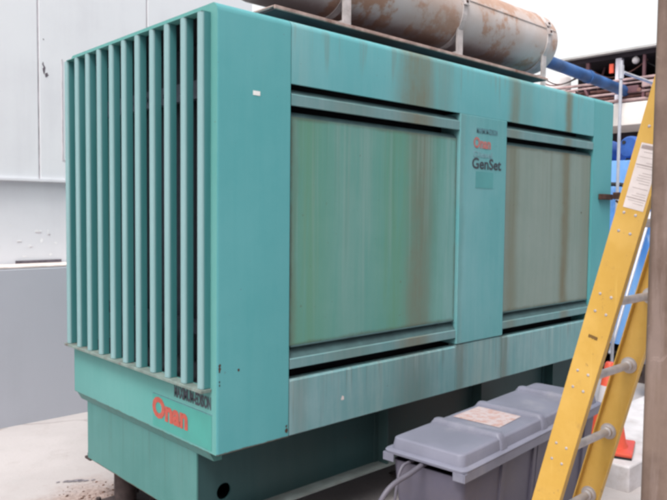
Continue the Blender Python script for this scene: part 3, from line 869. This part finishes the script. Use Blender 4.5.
# blue tarp over a stack on a pallet
pal = thing('timber_pallet', 'dark timber pallet stack under the blue tarpaulin', 'pallet', (5.7, .45, ZG))
for k in range(2):
    z = ZG+k*.15
    for y in (-.42,.40,1.22):
        bm = bmesh.new(); box(bm, 5.05, y, z+.001, 6.35, y+.1, z+.10); mesh_obj('bearer', bm, M['wood'], pal)
    for i in range(8):
        bm = bmesh.new(); box(bm, 5.03+i*.17, -.46, z+.101, 5.17+i*.17, 1.36, z+.125); mesh_obj('deck_board', bm, M['wood'], pal)
bm = bmesh.new()
nx, ny, nz = 16, 26, 22
def fold(a, b): return mnoise.noise(Vector((a*2.2, b*.7, 3.1)))*.05 + mnoise.noise(Vector((a*7, b*1.6, 1.1)))*.022
loops = []
zt, zb = 1.50, -.265
for i in range(nz+1):
    f = i/nz; z = zb+(zt-zb)*f
    L_ = []
    x0, x1, y0, y1 = 5.0, 6.35, -.45, 1.35
    per = [(x0, y0+(y1-y0)*(1-k/ny)) for k in range(ny)] + [(x0+(x1-x0)*k/nx, y0) for k in range(nx)] + [(x1, y0+(y1-y0)*k/ny) for k in range(ny)] + [(x1-(x1-x0)*k/nx, y1) for k in range(nx)]
    for k, (x, y) in enumerate(per):
        cx, cy = (x0+x1)/2, (y0+y1)/2
        dd = Vector((x-cx, y-cy)); dn = dd.normalized()
        amp = (1.25-f*.8)
        r_ = fold(k*.16, z)*amp + .03*(1-f)
        zz = z + (mnoise.noise(Vector((k*.25, 0, 7)))*.05 if i == 0 else 0) + (mnoise.noise(Vector((x*2, y*2, 2)))*.04 if f > .9 else 0)
        L_.append((x+dn.x*r_, y+dn.y*r_, zz))
    loops.append(L_)
top = []
for s_ in (.97, .8, .5, .2):
    top.append([(5.675+(x-5.675)*s_, .45+(y-.45)*s_, zt+.03*(1-s_)+mnoise.noise(Vector((x*s_*3, y*s_*3, 5)))*.04) for x, y, z in loops[-1]])
loft(bm, loops+top, Matrix.Identity(4), False, True)
bmesh.ops.recalc_face_normals(bm, faces=bm.faces[:])
tag(mesh_obj('blue_tarpaulin', bm, M['tarp'], None, 60), 'light blue tarpaulin draped over a tall stack at right', 'tarpaulin')
for i, (y, lab) in enumerate(((1.03, 'dark blue plastic drum lying on the tarpaulin nearest the scaffold pole'), (.66, 'dark blue plastic drum lying on the tarpaulin next to the ladder rail'))):
    d = thing('plastic_drum', lab, 'drum', (5.45, y, 1.53), 'dark blue drums on the tarpaulin')
    bm = bmesh.new()
    tube(bm, [(5.12+x, y, 1.645) for x in (0,.01,.04,.06,.2,.22,.24,.4,.42,.44,.58,.60,.63,.64)],
         [.09,.095,.105,.108,.108,.114,.108,.108,.114,.108,.108,.105,.095,.09], 24)
    mesh_obj('drum_body', bm, M['crate_blue'], d, 50)
    bm = bmesh.new(); tube(bm, [(5.122,y+.04,1.69),(5.112,y+.04,1.69)], .018, 12)
    mesh_obj('bung', bm, M['black'], d)
bm = bmesh.new()
tube(bm, smooth_path([(4.93,.80,1.27),(4.90,.74,1.28),(4.90,.60,1.27),(4.90,.57,1.24)], 6), .02, 10)
tag(mesh_obj('tie_down_hook', bm, M['black']), 'black tie-down hook on the front of the blue tarpaulin', 'hook')

# grey electrical box and black hoses right of the ladder
eb = thing('electrical_box', 'grey electrical box with hoses standing by the blue tarpaulin', 'box', (4.62, .12, ZG))
bm = bmesh.new(); box(bm, 4.50, -.26, -.30, 4.80, .22, .02, bev=.012); mesh_obj('cabinet', bm, M['greybox'], eb)
bm = bmesh.new(); box(bm, 4.494, -.24, -.28, 4.4995, .20, 0, bev=.002); mesh_obj('door', bm, M['greybox'], eb)
for (x, y) in ((4.53,-.22),(4.53,.18),(4.77,-.22),(4.77,.18)):
    bm = bmesh.new(); box(bm, x-.02, y-.02, -.449, x+.02, y+.02, -.301); mesh_obj('leg', bm, M['mount'], eb)
cable('black_hose', [(4.42,.05,-.06),(4.32,.03,-.10),(4.28,.0,-.25),(4.26,-.06,-.38),(4.1,-.15,-.428),(3.7,-.22,-.428)], .022, M['black'],
      'black hose sagging from the grey electrical box onto the kerb', 'hose')
cable('black_hose', [(4.40,-.10,-.10),(4.30,-.12,-.2),(4.2,-.16,-.36),(4.0,-.28,-.42),(3.6,-.45,-.425),(3.3,-.52,-.425)], .024, M['black'],
      'black hose lying along the kerb toward the steel column', 'hose')

# ------------------------------------------------------------------ background building
bld = thing('open_building', 'open two-storey building with white floor band and dark interior', 'building', (11.5, -.2, ZG))
YL, YR = 3.6, -5.0
bm = bmesh.new(); box(bm, 9.0, YR, 2.36, 13.5, 6.0, 2.70, bev=.01); mesh_obj('floor_slab', bm, M['bg_white'], bld)
bm = bmesh.new(); box(bm, 8.90, YR, 3.47, 14, YL, 3.50); mesh_obj('roof', bm, M['bg_roof'], bld)
bm = bmesh.new(); box(bm, 11.2, YR, 2.702, 11.4, YL-.05, 3.468); box(bm, 9.6, YL-.14, 2.702, 11.198, YL-.05, 3.468); mesh_obj('upper_wall', bm, M['bg_dark'], bld)
bm = bmesh.new(); box(bm, 9.9, YR, ZG, 10.1, 6, 2.358); mesh_obj('lower_wall', bm, M['bg_dark'], bld)
bm = bmesh.new(); box(bm, 9.02, YR, 3.40, 11.2, YL-.02, 3.468); mesh_obj('ceiling_beam', bm, M['bg_dark'], bld)
for (y, mat, w) in ((2.60, M['bg_post'], .045), (3.10, M['bg_rust'], .028), (2.21, M['bg_rust'], .02), (1.2, M['bg_post'], .05), (-.6, M['bg_post'], .05), (-2.6, M['bg_post'], .05)):
    bm = bmesh.new(); box(bm, 9.04, y-w, 2.7015, 9.04+2*w, y+w, 3.399); mesh_obj('upper_post', bm, mat, bld)
for y in (5.6, 3.4, .9, -1.6, -4.2):
    bm = bmesh.new(); box(bm, 9.2, y-.1, ZG, 9.4, y+.1, 2.358); mesh_obj('lower_post', bm, M['bg_white'], bld)
bm = bmesh.new(); box(bm, 9.00, 2.665, 3.18, 9.035, 2.725, 3.32); lt = mesh_obj('orange_sign', bm, M['orange'], bld)
bm = bmesh.new(); bmesh.ops.create_uvsphere(bm, u_segments=16, v_segments=10, radius=.055, matrix=Matrix.Translation((9.1,2.36,3.34)))
tube(bm, [(9.1,2.36,3.38),(9.1,2.36,3.405)], .02, 8); mesh_obj('globe_lamp', bm, M['tank'], bld, 60)
# pipe rack clutter along the slab
rk = thing('pipe_rack', 'rack of pinkish and rusty pipes along the white floor band', 'pipe rack', (9.15, .6, 2.701))
rnd = random.Random(12)
for (z, x, r, mat) in ((3.05,9.02,.022,M['pipe_pink']),(2.99,9.02,.016,M['pipe_pink']),(2.93,9.12,.03,M['pipe_dark']),(2.86,9.06,.02,M['pipe_pink']),(2.80,9.1,.03,M['pipe_dark']),(2.745,9.04,.026,M['pipe_pink'])):
    bm = bmesh.new(); tube(bm, [(x+rnd.uniform(-.02,.02), YR+.2+(5.6-YR)*k/8, z+rnd.uniform(-.012,.012)) for k in range(9)], r, 10); mesh_obj('pipe', bm, mat, rk, 50)
bm = bmesh.new()
y = 5.4
while y > YR+.4:
    bm = bmesh.new(); box(bm, 9.13, y-.02, 2.7015, 9.17, y+.02, 3.04); y -= .95
    mesh_obj('rack_post', bm, M['bg_rust'], rk)
for i in range(26):
    y = rnd.uniform(-1.5, 3.6); z = rnd.uniform(2.74, 2.98); w = rnd.uniform(.04, .11)
    bm = bmesh.new()
    if i % 3 == 0: tube(bm, [(9.0,y,z),(9.12,y,z)], [w*.5]*2, 14); tube(bm, [(8.985,y,z),(8.999,y,z)], [w*.75]*2, 14)
    elif i % 3 == 1: box(bm, 9.0, y-w, z-w*.5, 9.13, y+w, z+w*.5, bev=.006)
    else: tube(bm, [(9.02,y,z-.08),(9.0,y+.03,z),(9.02,y+.08,z+.07),(9.1,y+.12,z+.08)], .018, 10)
    mesh_obj('valve', bm, (M['pipe_dark'], M['pipe_pink'], M['bg_rust'], M['tank'])[i % 4], rk, 40)
for i in range(14):      # hangers, braces and cables in the open storey
    y = rnd.uniform(-1.2, 3.5); bm = bmesh.new()
    if i % 2: tube(bm, [(9.3+rnd.random()*.5, y, 3.38), (9.3+rnd.random()*.5, y+rnd.uniform(-.5,.5), 2.76)], rnd.uniform(.008,.02), 8)
    else: tube(bm, smooth_path([(9.25, y, 3.36), (9.2, y+.25, 3.18+rnd.random()*.06), (9.2, y+.6, 3.16), (9.25, y+.95, 3.36)], 5), .010, 8)
    mesh_obj('brace' if i % 2 else 'cable', bm, (M['pipe_dark'], M['bg_rust'], M['black'], M['pipe_pink'])[i % 4], rk, 40)
for i in range(7):
    y = 3.3-i*.62; bm = bmesh.new()
    box(bm, 9.25, y-.18-.1*rnd.random(), 2.7015, 9.6, y+.12, 2.84+.2*rnd.random(), bev=.01)
    mesh_obj('crate', bm, (M['bg_rust'], M['crate_blue'], M['pipe_dark'], M['greybox'])[i % 4], rk)
# white tank on the slab's open end
tk = thing('white_tank', 'small white cylindrical tank beyond the muffler end', 'tank', (9.7, 4.0, 2.701))
bm = bmesh.new(); tube(bm, [(9.7,4.0,z) for z in (2.75,2.76,2.80,3.34,3.40,3.44,3.455)], [.1,.2,.24,.24,.21,.12,.02], 28); mesh_obj('tank_body', bm, M['tank'], tk, 50)
for a in (0,2.1,4.2):
    bm = bmesh.new(); box(bm, 9.68+.17*math.cos(a), 3.98+.17*math.sin(a), 2.7015, 9.72+.17*math.cos(a), 4.02+.17*math.sin(a), 2.81); mesh_obj('leg', bm, M['bg_rust'], tk)
# blue duct running toward the building
dk = thing('blue_duct', 'blue round duct running from behind the muffler into the building', 'duct', (5.6, 2.5, ZG))
bm = bmesh.new(); tube(bm, smooth_path([(5.6,2.5,ZG+.002),(5.6,2.5,2.7),(5.68,2.5,2.93),(5.9,2.5,3.0),(6.7,2.5,2.99),(8.2,2.5,2.93),(9.3,2.5,2.88),(11.18,2.5,2.85)], 6), .08, 18)
mesh_obj('duct', bm, M['blue_duct'], dk, 60)
for x in (6.5, 7.9):
    bm = bmesh.new(); tube(bm, [(x-.03,2.5,3.0-(x-6.5)*.04),(x+.03,2.5,2.998-(x-6.5)*.04)], .095, 18); mesh_obj('flange', bm, M['blue_duct'], dk, 40)

# little things on the ground, left
bm = bmesh.new()
rnd = random.Random(3)
for k in range(7):
    t = k/6; x = .02+.16*t+rnd.uniform(-.01,.01); y = 1.66-.10*t
    r = .018*(1-abs(t-.5))
    vs = [bm.verts.new((x+math.cos(a)*r*1.6*rnd.uniform(.6,1.2), y+math.sin(a)*r*rnd.uniform(.6,1.2), ZG+.004)) for a in [j*6.283/8 for j in range(8)]]
    bm.faces.new(vs)
mesh_obj('oil_stain', bm, plain('oil_stain', (.20,.18,.20), .7, .2, 20))['kind'] = 'structure'

# unseen building, added behind the camera to shade the lower, outward faces
opp = thing('added_shade_building', 'unseen grey building added behind the camera to shade the lower faces', 'building', (0, -6.5, ZG))
bm = bmesh.new(); box(bm, -9, -7.5, ZG-.02, 8, -5.2, 4.2, bev=.02); mesh_obj('wall', bm, M['wall_low'], opp)
bm = bmesh.new(); box(bm, -9.15, -7.6, 4.2005, 8.15, -5.05, 4.36, bev=.01); mesh_obj('parapet', bm, M['bg_roof'], opp)

# ------------------------------------------------------------------ light
world = bpy.data.worlds.new('World'); scene.world = world; world.use_nodes = True
nt = world.node_tree
bg = nt.nodes['Background']
sky = nt.nodes.new('ShaderNodeTexSky'); sky.sky_type = 'NISHITA'; sky.sun_disc = False
SE, SA = math.radians(58), math.radians(205)     # sun elevation; azimuth of the sun direction, measured in the XY plane
sky.sun_elevation = SE; sky.sun_rotation = math.pi/2 - SA
sky.air_density = 1.6; sky.dust_density = 4.0; sky.ozone_density = 1.0
hs = nt.nodes.new('ShaderNodeHueSaturation'); hs.inputs['Saturation'].default_value = .12
nt.links.new(sky.outputs[0], hs.inputs['Color'])
nt.links.new(hs.outputs[0], bg.inputs['Color'])
bg.inputs['Strength'].default_value = .15
sd = bpy.data.lights.new('sun', 'SUN'); sd.energy = 1.2; sd.angle = math.radians(20); sd.color = (1, .97, .93)
so = bpy.data.objects.new('sun', sd); C.objects.link(so)
dirv = Vector((math.cos(SE)*math.cos(SA), math.cos(SE)*math.sin(SA), math.sin(SE)))
so.rotation_euler = dirv.to_track_quat('Z', 'Y').to_euler(); so.location = dirv*20

# ------------------------------------------------------------------ camera
cam = bpy.data.cameras.new('camera'); co = bpy.data.objects.new('camera', cam); C.objects.link(co)
Fv = Vector((0.68385917, 0.72766986, -0.05322789)); Rv = Vector((0.72903991, -0.68439379, 0.01029337)); Uv = Vector((0.02893866, 0.04584447, 0.99852934))
co.matrix_world = Matrix(((Rv.x,Uv.x,-Fv.x,-1.54435777),(Rv.y,Uv.y,-Fv.y,-2.31547124),(Rv.z,Uv.z,-Fv.z,.98125577),(0,0,0,1)))
cam.sensor_fit = 'HORIZONTAL'; cam.sensor_width = 36; cam.lens = 36*696.218/667
cam.clip_start = .05; cam.clip_end = 1500
scene.camera = co

scene.render.engine = 'CYCLES'
scene.cycles.use_denoising = True
scene.cycles.max_bounces = 8
scene.cycles.pixel_filter_type = 'BLACKMAN_HARRIS'; scene.cycles.filter_width = 3.0
vs_ = scene.view_settings
vs_.view_transform = 'Standard'; vs_.look = 'None'; vs_.gamma = 1; vs_.use_curve_mapping = False
vs_.exposure = 0.8
